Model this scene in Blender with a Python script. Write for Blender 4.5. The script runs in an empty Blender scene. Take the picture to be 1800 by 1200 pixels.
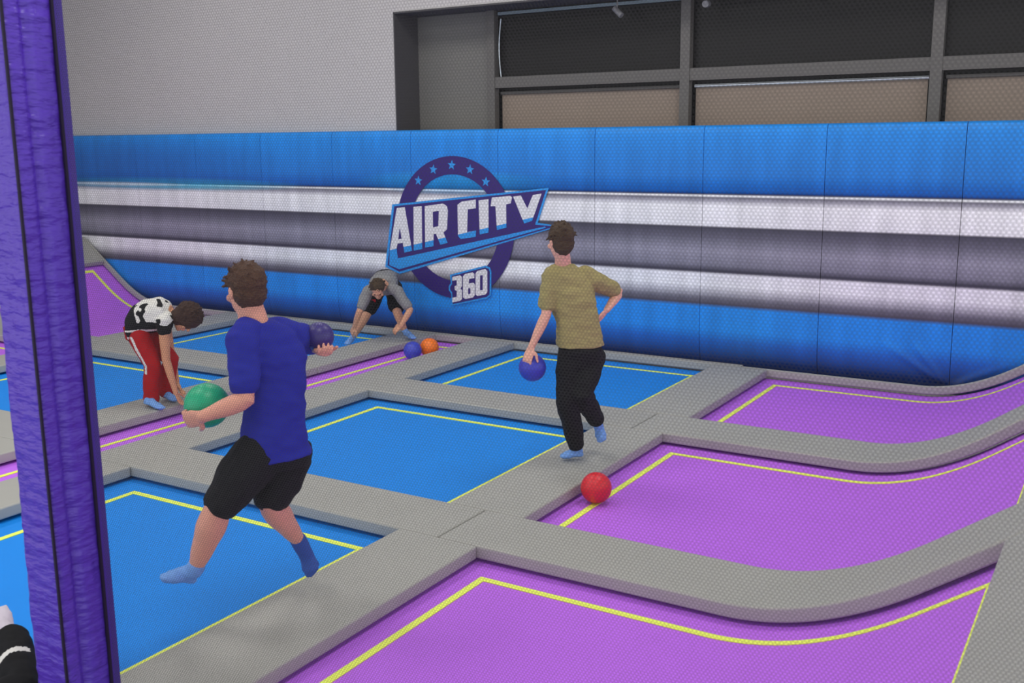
import bpy, bmesh, math, random
import numpy as np
from mathutils import Vector, Matrix, noise
random.seed(4)
sc=bpy.context.scene
COL=sc.collection
# ---------------------------------------------------------------- camera
CAMR=Vector((0.85488898,0.51874527,-0.00825701)); CAMU=Vector((-0.09133419,0.16614674,0.98186217)); CAMF=Vector((-0.51070824,0.838629,-0.1894162))
cd=bpy.data.cameras.new('camera'); cam=bpy.data.objects.new('camera',cd); COL.objects.link(cam)
m=Matrix((CAMR,CAMU,-CAMF)).transposed().to_4x4(); m.translation=Vector((0,0,2.45)); cam.matrix_world=m
cd.sensor_width=36; cd.sensor_fit='HORIZONTAL'; cd.lens=36*1813.3/1800; cd.clip_start=.05; cd.clip_end=100
cd.dof.use_dof=True; cd.dof.focus_distance=8.0; cd.dof.aperture_fstop=3.8
sc.camera=cam
sc.view_settings.view_transform='Standard'; sc.view_settings.look='None'; sc.view_settings.gamma=1; sc.view_settings.exposure=0.08
# ---------------------------------------------------------------- world + ceiling lamps
w=bpy.data.worlds.new('world'); sc.world=w; w.use_nodes=True
w.node_tree.nodes['Background'].inputs[0].default_value=(.95,.97,1,1); w.node_tree.nodes['Background'].inputs[1].default_value=1.45
for lx,ly in [(-11,2.5),(-11,7.5),(-6.5,2.5),(-6.5,7.5),(-2,2.5),(-2,7.5)]:
    ld=bpy.data.lights.new('ceiling_lamp','AREA'); ld.shape='RECTANGLE'; ld.size=1.6; ld.size_y=1.6; ld.energy=104 if lx>-10 else 84; ld.color=(1,.985,.96)
    lo=bpy.data.objects.new('ceiling_lamp',ld); COL.objects.link(lo); lo.location=(lx,ly,6.3)
# ---------------------------------------------------------------- materials
def s2l(c):
    return tuple((x/255/12.92 if x/255<=.04045 else ((x/255+.055)/1.055)**2.4) for x in c)+(1,)
def mat(name,rgb,rough=.6,bump=0,scale=40,spec=.4,var=0,metal=0,coords='Object',stretch=(1,1,1),vscale=3,rot=None):
    m=bpy.data.materials.new(name); m.use_nodes=True; nt=m.node_tree; b=nt.nodes['Principled BSDF']
    c=s2l(rgb); b.inputs['Base Color'].default_value=c; b.inputs['Roughness'].default_value=rough
    b.inputs['Specular IOR Level'].default_value=spec; b.inputs['Metallic'].default_value=metal
    tc=nt.nodes.new('ShaderNodeTexCoord'); mp=nt.nodes.new('ShaderNodeMapping'); mp.inputs['Scale'].default_value=stretch
    if rot: mp.inputs['Rotation'].default_value=rot
    nt.links.new(tc.outputs[coords],mp.inputs[0])
    n=nt.nodes.new('ShaderNodeTexNoise'); n.inputs['Scale'].default_value=scale; n.inputs['Detail'].default_value=3
    nt.links.new(mp.outputs[0],n.inputs[0])
    if bump:
        bp=nt.nodes.new('ShaderNodeBump'); bp.inputs['Strength'].default_value=bump; bp.inputs['Distance'].default_value=.02
        nt.links.new(n.outputs[0],bp.inputs['Height']); nt.links.new(bp.outputs[0],b.inputs['Normal'])
    n2=nt.nodes.new('ShaderNodeTexNoise'); n2.inputs['Scale'].default_value=vscale; nt.links.new(mp.outputs[0],n2.inputs[0])
    mx=nt.nodes.new('ShaderNodeMixRGB'); mx.blend_type='MIX'; v=max(var,.03)
    mx.inputs[1].default_value=tuple(x*(1-v) for x in c[:3])+(1,); mx.inputs[2].default_value=tuple(min(1,x*(1+v)) for x in c[:3])+(1,)
    nt.links.new(n2.outputs[0],mx.inputs[0]); nt.links.new(mx.outputs[0],b.inputs['Base Color'])
    return m
# ---------------------------------------------------------------- helpers
def setp(o,label=None,cat=None,group=None,kind=None):
    if label:o['label']=label
    if cat:o['category']=cat
    if group:o['group']=group
    if kind:o['kind']=kind
    return o
def mesh(name,verts,faces,m,parent=None,smooth=False,mats=None,mi=None):
    off=parent_world(parent) if parent else Vector((0,0,0))
    me=bpy.data.meshes.new(name); me.from_pydata([tuple(Vector(v)-off) for v in verts],[],faces)
    for x in (mats or [m]): me.materials.append(x)
    if mi:
        for p,i in zip(me.polygons,mi): p.material_index=i
    if smooth:
        for p in me.polygons:p.use_smooth=True
    me.update()
    o=bpy.data.objects.new(name,me); COL.objects.link(o)
    if parent:o.parent=parent
    return o
def parent_world(o):
    v=Vector((0,0,0))
    while o: v+=o.location; o=o.parent
    return v
def empty(name,loc,label,cat,group=None):
    o=bpy.data.objects.new(name,None); COL.objects.link(o); o.location=loc; o.empty_display_size=.1
    return setp(o,label,cat,group)
def boxdata(x0,x1,y0,y1,z0,z1):
    v=[(x,y,z) for x in(x0,x1) for y in(y0,y1) for z in(z0,z1)]
    f=[(0,1,3,2),(4,6,7,5),(0,4,5,1),(2,3,7,6),(0,2,6,4),(1,5,7,3)]
    return v,f
def box(name,b,m,parent=None,bevel=0):
    v,f=boxdata(*b); o=mesh(name,v,f,m,parent)
    if bevel:
        md=o.modifiers.new('bevel','BEVEL'); md.width=bevel; md.segments=3
        for p in o.data.polygons:p.use_smooth=True
    return o
def struct(o): o['kind']='structure'; return o
# ================================================================ the room
M_wall=mat('painted_plaster',(189,185,183),.8,.05,60)
M_dark=mat('dark_floor',(40,40,42),.8)
M_ceil=mat('ceiling_paint',(70,70,72),.9)
struct(box('floor',(-18,4,-2.5,12.5,-1.0,-.9),M_dark))
struct(box('ceiling',(-18,4,-2.5,12.5,6.6,6.7),M_ceil))
# back wall with a deep window recess from x=-8.13 rightwards, z up to 4.04
v=[];f=[]
def addbox(*b):
    n=len(v); a,c=boxdata(*b); v.extend(a); f.extend([tuple(i+n for i in q) for q in c])
addbox(-16.2,-8.13,10.6,11.4,-.9,6.6); addbox(-8.13,4,10.6,11.4,4.04,6.6); addbox(-8.13,4,10.6,11.4,-.9,2.45)
struct(mesh('wall_back',v,f,M_wall))
struct(box('wall_left',(-16.3,-16.2,-2.5,11.4,-.9,6.6),M_wall))
M_frame=mat('charcoal_frame_paint',(96,93,90),.55)
M_reveal=mat('dark_grey_reveal_paint',(72,70,72),.75)
M_panel=mat('grey_infill_panel',(112,110,106),.75)
M_glass=mat('dark_window_glass',(26,25,24),.4,spec=.2)
M_blind=mat('tan_blind_fabric',(138,124,112),.85,.05,200,var=.12,vscale=1.5)
M_alu=mat('brushed_aluminium',(200,205,210),.3,metal=.8)
M_black=mat('black_steel',(14,14,16),.5)
YB=11.08
# dark lining of the recess
struct(box('trim_1',(-8.13,-8.115,10.59,YB+.3,2.45,4.04),M_reveal))
struct(box('trim_2',(-8.13,4,10.59,YB+.3,4.02,4.04),M_reveal))
struct(box('trim_3',(-8.115,-7.03,YB,YB+.05,2.45,4.02),M_panel))
MUL=[(-7.04,-6.93),(-4.51,-4.40),(-1.90,-1.79),(.70,.81)]
for k in range(3):
    x0=MUL[k][0]; x1=MUL[k+1][1]; L=MUL[k][1]; Rr=MUL[k+1][0]
    names=['left','middle','right'][k]
    wroot=bpy.data.objects.new('window_%d'%(k+1),None); COL.objects.link(wroot); wroot.location=(x0,YB,2.45); wroot['kind']='structure'
    vv=[];ff=[]
    for b in [(x0 if k==0 else L-.055,L,YB-.06,YB+.04,2.45,4.02),(Rr,Rr+.055,YB-.06,YB+.04,2.45,4.02),(L,Rr,YB-.05,YB+.04,3.105,3.235)]:
        n=len(vv);a,c=boxdata(*b);vv+=a;ff+=[tuple(i+n for i in q) for q in c]
    mesh('window_frame',vv,ff,M_frame,wroot)
    box('upper_pane',(L-.09,Rr+.05,YB+.05,YB+.06,3.2,4.02),M_glass,wroot)
    box('lower_pane',(L-.09,Rr+.05,YB+.1,YB+.11,2.45,3.12),M_glass,wroot)
    bl=empty('roller_blind',((L+Rr)/2,YB+.06,3.05),['tan roller blind in the leftmost lower window','tan roller blind in the middle lower window','tan roller blind in the lower window at the right edge'][k],'blind','roller blinds')
    box('blind_fabric',(L+.04,Rr-.03,YB+.055,YB+.06,2.46,3.03),M_blind,bl)
    # tube
    vv=[];ff=[]
    for i in range(13):
        a=i/12*2*math.pi
        for xx in (L+.03,Rr-.02): vv.append((xx,YB+.045+.018*math.cos(a),3.045+.018*math.sin(a)))
    ff=[(2*i,2*i+2,2*i+3,2*i+1) for i in range(12)]
    mesh('roller_tube',vv,ff,M_alu if k==1 else M_frame,bl,True)
# pale strip painting the frame-edge light glint on first upper window; cord beside it
t=struct(box('trim_4',(-6.9,-4.52,YB-.02,YB+.03,3.965,4.0),mat('painted_edge_glint',(120,135,145),.3,metal=.5)))
vv=[];ff=[]
for i in range(15):
    q=i/14; z=3.2+.72*q; x=-6.86-.03*math.sin(math.pi*q)
    for dx,dy in ((0,0),(.012,0),(.006,-.012)): vv.append((x+dx,YB-.02+dy,z))
for i in range(14):
    for j in range(3): ff.append((i*3+j,i*3+(j+1)%3,i*3+3+(j+1)%3,i*3+3+j))
o=mesh('blind_cord',vv,ff,mat('white_cord',(235,245,250),.4)); setp(o,'thin white cord hanging in the leftmost upper window','cord')
# small spotlights under the soffit
M_spot=mat('grey_spotlight_housing',(120,120,122),.5)
def cyl(a,b,r,n=14,r2=None):
    a=Vector(a);b=Vector(b);t=(b-a).normalized();s=t.orthogonal().normalized();q=t.cross(s);r2=r if r2 is None else r2
    vv=[];
    for c,rr in((a,r),(b,r2)):
        for i in range(n):
            an=2*math.pi*i/n; vv.append(c+s*rr*math.cos(an)+q*rr*math.sin(an))
    ff=[(i,(i+1)%n,n+(i+1)%n,n+i) for i in range(n)]+[tuple(range(n))[::-1],tuple(range(n,2*n))]
    return vv,ff
for (x,y,z,dx,lab) in [(-5.2,10.85,3.86,-.06,'small tilted spotlight hanging in the leftmost upper window bay'),(-4.15,10.85,3.88,0,'small round spotlight just right of the first mullion'),(-3.85,10.85,3.96,.07,'small tilted spotlight right of the round one by the first mullion'),(-3.1,10.85,3.93,0,'small round spotlight alone in the middle upper window bay')]:
    e=empty('spotlight',(x,y,4.02),lab,'spotlight','spotlights under the recess soffit')
    a,b=cyl((x,y,4.02),(x,y,z+.03),.008,8); mesh('stem',a,b,M_spot,e)
    if dx: a,b=cyl((x-dx,y-.01,z-.04),(x+dx*.6,y,z+.05),.032)
    else: a,b=cyl((x,y-.05,z-.01),(x,y+.03,z),.036)
    mesh('lamp_head',a,b,M_spot,e,False)
# ================================================================ wall pads (printed vinyl)
def wallpad_mat():
    m=bpy.data.materials.new('printed_wall_vinyl'); m.use_nodes=True; nt=m.node_tree; b=nt.nodes['Principled BSDF']
    b.inputs['Roughness'].default_value=.5; b.inputs['Specular IOR Level'].default_value=.3
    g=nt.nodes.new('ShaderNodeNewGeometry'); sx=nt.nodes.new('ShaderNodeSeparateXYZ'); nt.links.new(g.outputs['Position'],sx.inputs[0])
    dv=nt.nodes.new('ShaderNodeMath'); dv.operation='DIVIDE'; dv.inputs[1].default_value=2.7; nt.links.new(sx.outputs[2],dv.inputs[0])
    st=[(0,(12,38,90)),(.15,(16,50,112)),(.34,(26,104,195)),(.46,(28,143,234)),(.60,(28,143,234)),(.70,(28,143,234)),(.735,(74,70,84)),(.80,(112,110,122)),(.87,(190,189,196)),(.94,(242,242,244)),(1.06,(240,239,243)),(1.078,(70,66,82)),(1.095,(58,56,72)),(1.16,(128,126,142)),  # lower blue runs to dark navy towards the bottom
        (1.30,(150,148,164)),(1.45,(98,96,112)),(1.555,(66,64,78)),(1.572,(236,235,238)),(1.78,(242,241,243)),(1.83,(170,168,178)),(1.865,(100,98,112)),(1.875,(215,215,220)),(1.893,(215,215,220)),(1.90,(20,50,110)),(1.93,(28,118,205)),(2.7,(28,143,232))]  # thin navy stop paints the shadow under the upper blue's lower edge
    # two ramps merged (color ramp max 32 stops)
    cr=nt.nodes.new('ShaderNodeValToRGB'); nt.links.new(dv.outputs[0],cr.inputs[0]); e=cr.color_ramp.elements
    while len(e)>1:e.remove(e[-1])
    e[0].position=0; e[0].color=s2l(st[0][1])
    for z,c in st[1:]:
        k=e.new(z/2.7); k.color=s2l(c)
    # cyan glows in the print by the left end and by the ring
    col=cr.outputs[0]
    def glow(cx,rx,cz,rz,colr,amt,pw=1.5):
        nonlocal col
        def sub(s,c,r):
            a=nt.nodes.new('ShaderNodeMath');a.operation='SUBTRACT';a.inputs[1].default_value=c;nt.links.new(s,a.inputs[0])
            d=nt.nodes.new('ShaderNodeMath');d.operation='DIVIDE';d.inputs[1].default_value=r;nt.links.new(a.outputs[0],d.inputs[0])
            q=nt.nodes.new('ShaderNodeMath');q.operation='POWER';q.inputs[1].default_value=2;ab=nt.nodes.new('ShaderNodeMath');ab.operation='ABSOLUTE';nt.links.new(d.outputs[0],ab.inputs[0]);nt.links.new(ab.outputs[0],q.inputs[0]);return q.outputs[0]
        s=nt.nodes.new('ShaderNodeMath');s.operation='ADD';nt.links.new(sub(sx.outputs[0],cx,rx),s.inputs[0]);nt.links.new(sub(sx.outputs[2],cz,rz),s.inputs[1])
        o=nt.nodes.new('ShaderNodeMath');o.operation='SUBTRACT';o.use_clamp=True;o.inputs[0].default_value=1;nt.links.new(s.outputs[0],o.inputs[1])
        mu=nt.nodes.new('ShaderNodeMath');mu.operation='MULTIPLY';mu.inputs[1].default_value=amt;nt.links.new(o.outputs[0],mu.inputs[0])
        mx=nt.nodes.new('ShaderNodeMixRGB');nt.links.new(mu.outputs[0],mx.inputs[0]);nt.links.new(col,mx.inputs[1]);mx.inputs[2].default_value=s2l(colr);col=mx.outputs[0]
    glow(-12.4,2.9,1.90,.10,(60,190,225),.85)
    glow(-13.3,1.6,1.885,.035,(225,235,240),.95)
    glow(-7.2,1.5,1.98,.16,(45,175,235),.6)
    glow(-14.2,4.5,2.2,.45,(22,80,165),.55)
    # diagonal streaks in the blue print
    mp=nt.nodes.new('ShaderNodeMapping');mp.inputs['Rotation'].default_value=(0,math.radians(38),0);mp.inputs['Scale'].default_value=(2.2,1,.35)
    nt.links.new(g.outputs['Position'],mp.inputs[0])
    n=nt.nodes.new('ShaderNodeTexNoise');n.inputs['Scale'].default_value=2.5;n.inputs['Detail'].default_value=2;nt.links.new(mp.outputs[0],n.inputs[0])
    hs=nt.nodes.new('ShaderNodeHueSaturation');ma=nt.nodes.new('ShaderNodeMapRange');ma.inputs[1].default_value=.3;ma.inputs[2].default_value=.7;ma.inputs[3].default_value=.88;ma.inputs[4].default_value=1.12
    nt.links.new(n.outputs[0],ma.inputs[0]);nt.links.new(ma.outputs[0],hs.inputs['Value']);nt.links.new(col,hs.inputs['Color'])
    nt.links.new(hs.outputs[0],b.inputs['Base Color'])
    n3=nt.nodes.new('ShaderNodeTexNoise');n3.inputs['Scale'].default_value=3;nt.links.new(mp.outputs[0],n3.inputs[0])
    bp=nt.nodes.new('ShaderNodeBump');bp.inputs['Strength'].default_value=.15;bp.inputs['Distance'].default_value=.05;nt.links.new(n3.outputs[0],bp.inputs['Height']);nt.links.new(bp.outputs[0],b.inputs['Normal'])
    return m
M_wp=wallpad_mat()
def wallprof():
    # (z, outward offset from the wall) of the pad front
    P=[]
    for i in range(26):                       # rounded bottom tucks under
        a=i/25*math.pi/2; P.append((.0+.50*(1-math.cos(a)) ,.02+.15*math.sin(a)))
    P+=[(.60,.17),(.70,.17),(1.0,.17),(1.3,.17),(1.6,.17),(1.86,.17),(1.893,.168),(1.897,.155),(1.903,.155),(1.910,.175),(2.1,.18),(2.5,.178),(2.58,.165),(2.605,.14),(2.61,.02)]
    return P
WP=wallprof()
seam=[-15.41+1.27*i for i in range(14)]
labs={0:'leftmost blue, white and grey wall pad, beyond the top of the left ramp',1:'wall pad above the curved padding of the left purple ramp',2:'wall pad right of the left ramp curve',3:'wall pad above the hair of the person in red trousers',
4:'wall pad behind the head of the person in the blue shirt',5:'wall pad behind the bending person in the grey shirt',6:'wall pad carrying the left half of the ring logo',7:'wall pad carrying the right half of the ring logo',
8:'wall pad behind the person in the olive shirt',9:'wall pad just right of the person in the olive shirt',10:'wall pad above the far left corner of the farthest right purple trampoline',11:'wall pad right of centre above the farthest purple trampoline',12:'creased wall pad at the right edge of the photo'}
for i in range(13):
    x0=seam[i]+.003;x1=seam[i+1]-.003
    vv=[];ff=[];NX=90 if i in (10,11) else 9
    for j in range(NX):
        q=j/(NX-1); x=x0+(x1-x0)*q; e=min(q,1-q)*1.27; rd=0
        for z,o in WP:
            zz=z
            cr=0
            if .05<z<.8 and NX>9:
                for bx,bz in ((-2.1,.50),(-1.85,.58),(-.95,.36),(-1.0,.2)):
                    t=max(0,min(1,((x+1.45)*(bx+1.45)+(z-.1)*(bz-.1))/((bx+1.45)**2+(bz-.1)**2)))
                    d=math.hypot(x+1.45-t*(bx+1.45),z-.1-t*(bz-.1)); cr+=.032*math.exp(-(d/.028)**2)*(1-.8*t)*min(1,t*5)
            vv.append((x,10.6-o+rd-cr,zz))
    n=len(WP)
    for j in range(NX-1):
        for k in range(n-1): ff.append((j*n+k,(j+1)*n+k,(j+1)*n+k+1,j*n+k+1))
    # back
    b=len(vv); vv+=[(x0,10.6,0),(x1,10.6,0),(x1,10.6,2.61),(x0,10.6,2.61)]; ff.append((b,b+3,b+2,b+1))
    c0=len(vv); vv+=[vv[k] for k in range(n)]+[vv[(NX-1)*n+k] for k in range(n)]+[vv[b+k] for k in range(4)]
    ff.append(tuple([c0+2*n]+list(range(c0,c0+n))+[c0+2*n+3])); ff.append(tuple([c0+2*n+1]+list(range(c0+n,c0+2*n))+[c0+2*n+2])[::-1])
    ff.append((n-1,(NX-1)*n+n-1,b+2,b+3))
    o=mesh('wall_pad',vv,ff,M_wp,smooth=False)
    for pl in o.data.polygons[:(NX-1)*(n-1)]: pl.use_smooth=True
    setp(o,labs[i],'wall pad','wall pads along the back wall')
# ================================================================ wall logo
LOGO=dict(
 outer=[(-8.093,1.695),(-5.832,1.937),(-5.979,1.533),(-5.685,1.504),(-8.007,0.819),(-8.236,0.897)],
 dark=[(-8.06,1.673),(-5.868,1.911),(-6.014,1.511),(-5.753,1.498),(-8.014,0.847),(-8.196,0.919)],
 stripe=[(-8.154,1.115),(-8.042,1.14),(-8.027,1.015),(-5.879,1.494),(-5.869,1.48),(-8.008,0.879),(-8.166,0.924)],
 A=[(-8.018,1.653),(-7.894,1.665),(-7.798,1.124),(-7.918,1.094),(-7.938,1.217),(-8.025,1.204),(-8.045,1.126),(-8.149,1.116)],
 I=[(-7.757,1.673),(-7.631,1.685),(-7.64,1.154),(-7.77,1.125)],
 R=[(-7.584,1.686),(-7.314,1.724),(-7.252,1.694),(-7.239,1.636),(-7.258,1.413),(-7.312,1.371),(-7.253,1.246),(-7.361,1.219),(-7.424,1.352),(-7.461,1.346),(-7.465,1.196),(-7.593,1.173)],
 C=[(-7.095,1.713),(-7.034,1.754),(-6.83,1.782),(-6.832,1.679),(-6.948,1.662),(-6.962,1.387),(-6.832,1.414),(-6.838,1.337),(-7.055,1.301),(-7.094,1.336)],
 I2=[(-6.789,1.774),(-6.649,1.791),(-6.655,1.395),(-6.779,1.367)],
 T=[(-6.6,1.81),(-6.347,1.836),(-6.32,1.819),(-6.342,1.748),(-6.404,1.736),(-6.403,1.462),(-6.535,1.43),(-6.552,1.711),(-6.62,1.709)],
 Y=[(-6.306,1.828),(-6.202,1.842),(-6.115,1.692),(-6.039,1.851),(-5.924,1.87),(-6.051,1.553),(-6.157,1.52),(-6.194,1.593)],
 holeA=[(-7.979,1.407),(-7.955,1.27),(-8.008,1.26)],
 holeR=[(-7.462,1.62),(-7.373,1.634),(-7.385,1.446),(-7.463,1.429)],
 badge=[(-7.227,0.855),(-6.709,0.995),(-6.644,0.977),(-6.623,0.927),(-6.631,0.641),(-6.682,0.598),(-7.208,0.47),(-7.214,0.619),(-7.249,0.661),(-7.248,0.712),(-7.215,0.752)],
 badged=[(-7.2,0.841),(-6.709,0.973),(-6.657,0.958),(-6.643,0.92),(-6.651,0.649),(-6.693,0.616),(-7.19,0.492),(-7.198,0.639),(-7.226,0.67),(-7.226,0.704),(-7.195,0.743)],
 d3=[(-7.189,0.829),(-7.075,0.858),(-7.047,0.837),(-7.049,0.725),(-7.074,0.695),(-7.05,0.674),(-7.052,0.564),(-7.082,0.54),(-7.196,0.513),(-7.195,0.57),(-7.129,0.587),(-7.127,0.663),(-7.158,0.67),(-7.157,0.718),(-7.125,0.729),(-7.124,0.795),(-7.19,0.782)],
 d6=[(-7.001,0.877),(-6.89,0.904),(-6.864,0.885),(-6.865,0.835),(-6.942,0.819),(-6.948,0.763),(-6.883,0.778),(-6.857,0.756),(-6.864,0.625),(-6.891,0.595),(-7.003,0.568),(-7.036,0.588),(-7.031,0.847)],
 d0=[(-6.819,0.925),(-6.709,0.955),(-6.677,0.933),(-6.681,0.674),(-6.708,0.645),(-6.824,0.618),(-6.851,0.635),(-6.846,0.895)],
 h6=[(-6.956,0.703),(-6.924,0.71),(-6.926,0.639),(-6.957,0.631)],
 h0=[(-6.78,0.872),(-6.743,0.879),(-6.746,0.698),(-6.784,0.69)],
 cut=[(-7.768,1.202),(-6.153,1.568)],
 stars=[(-7.677,1.996),(-7.446,2.133),(-7.173,2.187),(-6.91,2.136),(-6.687,1.994)],
)
def solid(y): return y
YL=10.418
def polymesh(name,polys,m,parent,depth,cut=None,m2=None):
    bm=bmesh.new()
    for k,pl in enumerate(polys):
        vs=[bm.verts.new((x,YL-depth,z)) for x,z in pl]
        f=bm.faces.new(vs)
        f.normal_update()
        if f.normal.y>0: f.normal_flip()
    bmesh.ops.triangulate(bm,faces=bm.faces[:],ngon_method='EAR_CLIP')
    if cut:
        (xa,za),(xb,zb)=cut; n=Vector((-(zb-za),0,xb-xa)).normalized()
        bmesh.ops.bisect_plane(bm,geom=bm.verts[:]+bm.edges[:]+bm.faces[:],plane_co=(xa,YL,za),plane_no=n)
        for f in bm.faces:
            c=f.calc_center_median(); f.material_index=0 if (c-Vector((xa,YL-depth,za))).dot(n)>0 else 1
    # real thickness
    r=bmesh.ops.extrude_face_region(bm,geom=bm.faces[:])
    for g in r['geom']:
        if isinstance(g,bmesh.types.BMVert): g.co.y+=depth+.001
    bmesh.ops.recalc_face_normals(bm,faces=bm.faces[:])
    off=parent_world(parent)
    for v_ in bm.verts: v_.co-=off
    me=bpy.data.meshes.new(name); bm.to_mesh(me); bm.free(); me.materials.append(m)
    if m2: me.materials.append(m2)
    o=bpy.data.objects.new(name,me); COL.objects.link(o); o.parent=parent; return o
M_lp=mat('logo_purple_ink',(48,26,110),.5); M_lb=mat('logo_blue_ink',(40,150,228),.5); M_lw=mat('logo_white_ink',(226,225,228),.5)
lg=empty('wall_logo',(-7.17,YL,1.43),'round purple logo with blue and white slanted banner lettering on the wall pads','logo')
cx,cz=-7.165,1.43
def arc(a0,a1,ro,ri,n=90):
    o=[(cx+ro*math.cos(a0+(a1-a0)*i/n),cz+ro*math.sin(a0+(a1-a0)*i/n)) for i in range(n+1)]
    return o,[(cx+ri*math.cos(a0+(a1-a0)*i/n),cz+ri*math.sin(a0+(a1-a0)*i/n)) for i in range(n+1)]
o_,i_=arc(0,2*math.pi,.865,.648)
rg=polymesh('ring',[[o_[k],o_[k+1],i_[k+1],i_[k]] for k in range(90)],M_lp,lg,.003)
def star(c,r):
    return [(c[0]+(r if k%2==0 else r*.42)*math.sin(k*math.pi/5+.1),c[1]+(r if k%2==0 else r*.42)*math.cos(k*math.pi/5+.1)) for k in range(10)]
for s in LOGO['stars']: polymesh('star',[star(s,.062)],M_lb,rg,.005)
bn=polymesh('banner',[LOGO['outer']],M_lb,lg,.005)
polymesh('banner_field',[LOGO['dark']],M_lp,bn,.007)
polymesh('banner_stripe',[LOGO['stripe']],M_lb,bn,.009)
for k in ('A','I','R','C','I2','T','Y'): polymesh('letter',[LOGO[k]],M_lw,bn,.011,LOGO['cut'],M_lb)
polymesh('letter_counter',[LOGO['holeA']],M_lp,bn,.013); polymesh('letter_counter',[LOGO['holeR']],M_lp,bn,.013)
bg=polymesh('badge',[LOGO['badge']],M_lb,lg,.009); polymesh('badge_field',[LOGO['badged']],M_lp,bg,.011)
for k in ('d3','d6','d0'): polymesh('digit',[LOGO[k]],M_lw,bg,.013)
for k in ('h6','h0'): polymesh('digit_counter',[LOGO[k]],M_lp,bg,.015)
# ================================================================ trampoline court
def ramp(s):                       # height of the curved ramps at run s
    a=1.5;b=2.5
    if s<a:return 0.
    if s<b:return .36*(s-a)**2/(b-a)
    return .36+.72*(s-b)
def profP(x): return ramp(x+3.19)
def profL(x): return ramp(-11.05-x+.15)
def flat(x): return 0.
XP1=-.33; XL0=-13.75
COLS=[('L',XL0,-11.05,profL),('C',-10.5,-7.92,flat),('Q',-7.42,-6.80,flat),('B',-6.27,-3.765,flat),('P',-3.19,XP1,profP)]
ROWS=[(1,2.62,4.82),(2,5.36,7.61),(3,8.17,10.35)]
M_pad=mat('grey_foam_vinyl',(166,165,158),.55,.12,9,spec=.35,var=.05)
def matmat(name,rgb):
    m=mat(name,rgb,.55,.3,900,spec=.3,var=.04); return m
M_bb=matmat('blue_trampoline_fabric',(6,141,240)); M_pb=matmat('purple_trampoline_fabric',(200,112,246))
M_yl=mat('neon_yellow_webbing',(240,255,104),.6)
M_skirt=mat('black_spring_cover',(12,12,16),.8)
def sheet(name,x0,x1,y0,y1,prof,z0,z1,m,parent=None,nx=None,ny=2,bevel=0):
    """solid sheet following prof(x); z0/z1 offsets along the local normal"""
    nx=nx or (max(2,int((x1-x0)/.06)+2) if prof is not flat else 2)
    def sec(x):
        d=(prof(x+.01)-prof(x-.01))/.02; l=math.hypot(1,d); return (-d/l,1/l)
    vv=[];ff=[]
    for i in range(nx):
        x=x0+(x1-x0)*i/(nx-1); nxx,nz=sec(x); h=prof(x)
        for y in (y0,y1):
            for zz in (z0,z1): vv.append((x+nxx*zz,y,h+nz*zz))
    for i in range(nx-1):
        a=4*i;b=a+4
        ff+=[(a,a+2,b+2,b),(a+1,b+1,b+3,a+3),(a,b,b+1,a+1),(a+2,a+3,b+3,b+2)]
    ff+=[(0,1,3,2),(4*nx-4,4*nx-2,4*nx-1,4*nx-3)]
    o=mesh(name,vv,ff,m,parent)
    if bevel:
        md=o.modifiers.new('bevel','BEVEL'); md.width=bevel; md.segments=3; md.limit_method='ANGLE'; md.angle_limit=math.radians(50)
        for p in o.data.polygons:p.use_smooth=True
        wn=o.modifiers.new('wn','WEIGHTED_NORMAL'); wn.keep_sharp=True
    return o
colname={'L':'purple ramp','C':'blue','Q':'narrow purple','B':'blue','P':'purple ramp'}
bedlab={('L',1):'purple ramp trampoline nearest the camera on the far left side',('L',2):'purple left ramp trampoline left of the purple post, middle row',('L',3):'purple ramp trampoline curving up at far left behind the person in red trousers',
('C',1):'blue trampoline glimpsed at the left edge beyond the purple post',('C',2):'blue trampoline behind the red trousers',('C',3):'farthest blue trampoline on the left, beside the bending person in grey',
('Q',1):'long narrow purple trampoline strip down the middle of the court',('Q',2):'narrow purple trampoline strip crossing behind the person in blue',('Q',3):'narrow purple trampoline strip ending beneath the blue and orange balls',
('B',1):'nearest blue trampoline under the leaping person in blue',('B',2):'middle blue trampoline at the centre of the court',('B',3):'farther blue trampoline under the olive shirted person\'s ball',
('P',1):'nearest purple ramp trampoline at the bottom right',('P',2):'purple ramp trampoline with the red ball on its edge',('P',3):'farthest purple ramp trampoline at the right along the wall'}
for cn,x0,x1,pf in COLS:
    for rn,y0,y1 in (ROWS if cn!='Q' else [(1,2.62,10.35)]):
        m=M_pb if cn in 'LQP' else M_bb
        r=empty('trampoline',((x0+x1)/2,(y0+y1)/2,0),bedlab[(cn,rn)],'trampoline',None)
        e=.10 if cn!='P' and cn!='L' else .09
        sheet('jump_bed',x0-e,x1+e,y0-e,min(y1+e,10.385),pf,-.012,0,m,r)
        # black spring skirt hidden under the pads
        # yellow boundary line
        li,ri={'L':(.07,.15),'C':(.24,.17),'Q':(.22,.16),'B':(.255,.15),'P':(.157,.07)}[cn]
        wv=.046; xa=x0+li;xb=x1-ri;ya=y0+.155;yb=y1-.19
        if rn==3 or cn=='Q': yb=y1-.235
        hh=.004
        seg=[(xa-wv/2,xb+wv/2,yb-wv/2,yb+wv/2),(xa-wv/2,xb+wv/2,ya-wv/2,ya+wv/2),(xa-wv/2,xa+wv/2,ya+wv/2,yb-wv/2),(xb-wv/2,xb+wv/2,ya+wv/2,yb-wv/2)]
        for sg in seg: sheet('boundary_line',*sg,pf,0.0005,hh,M_yl,r,nx=None if pf is flat else max(3,int((sg[1]-sg[0])/.06)+2))
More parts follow.
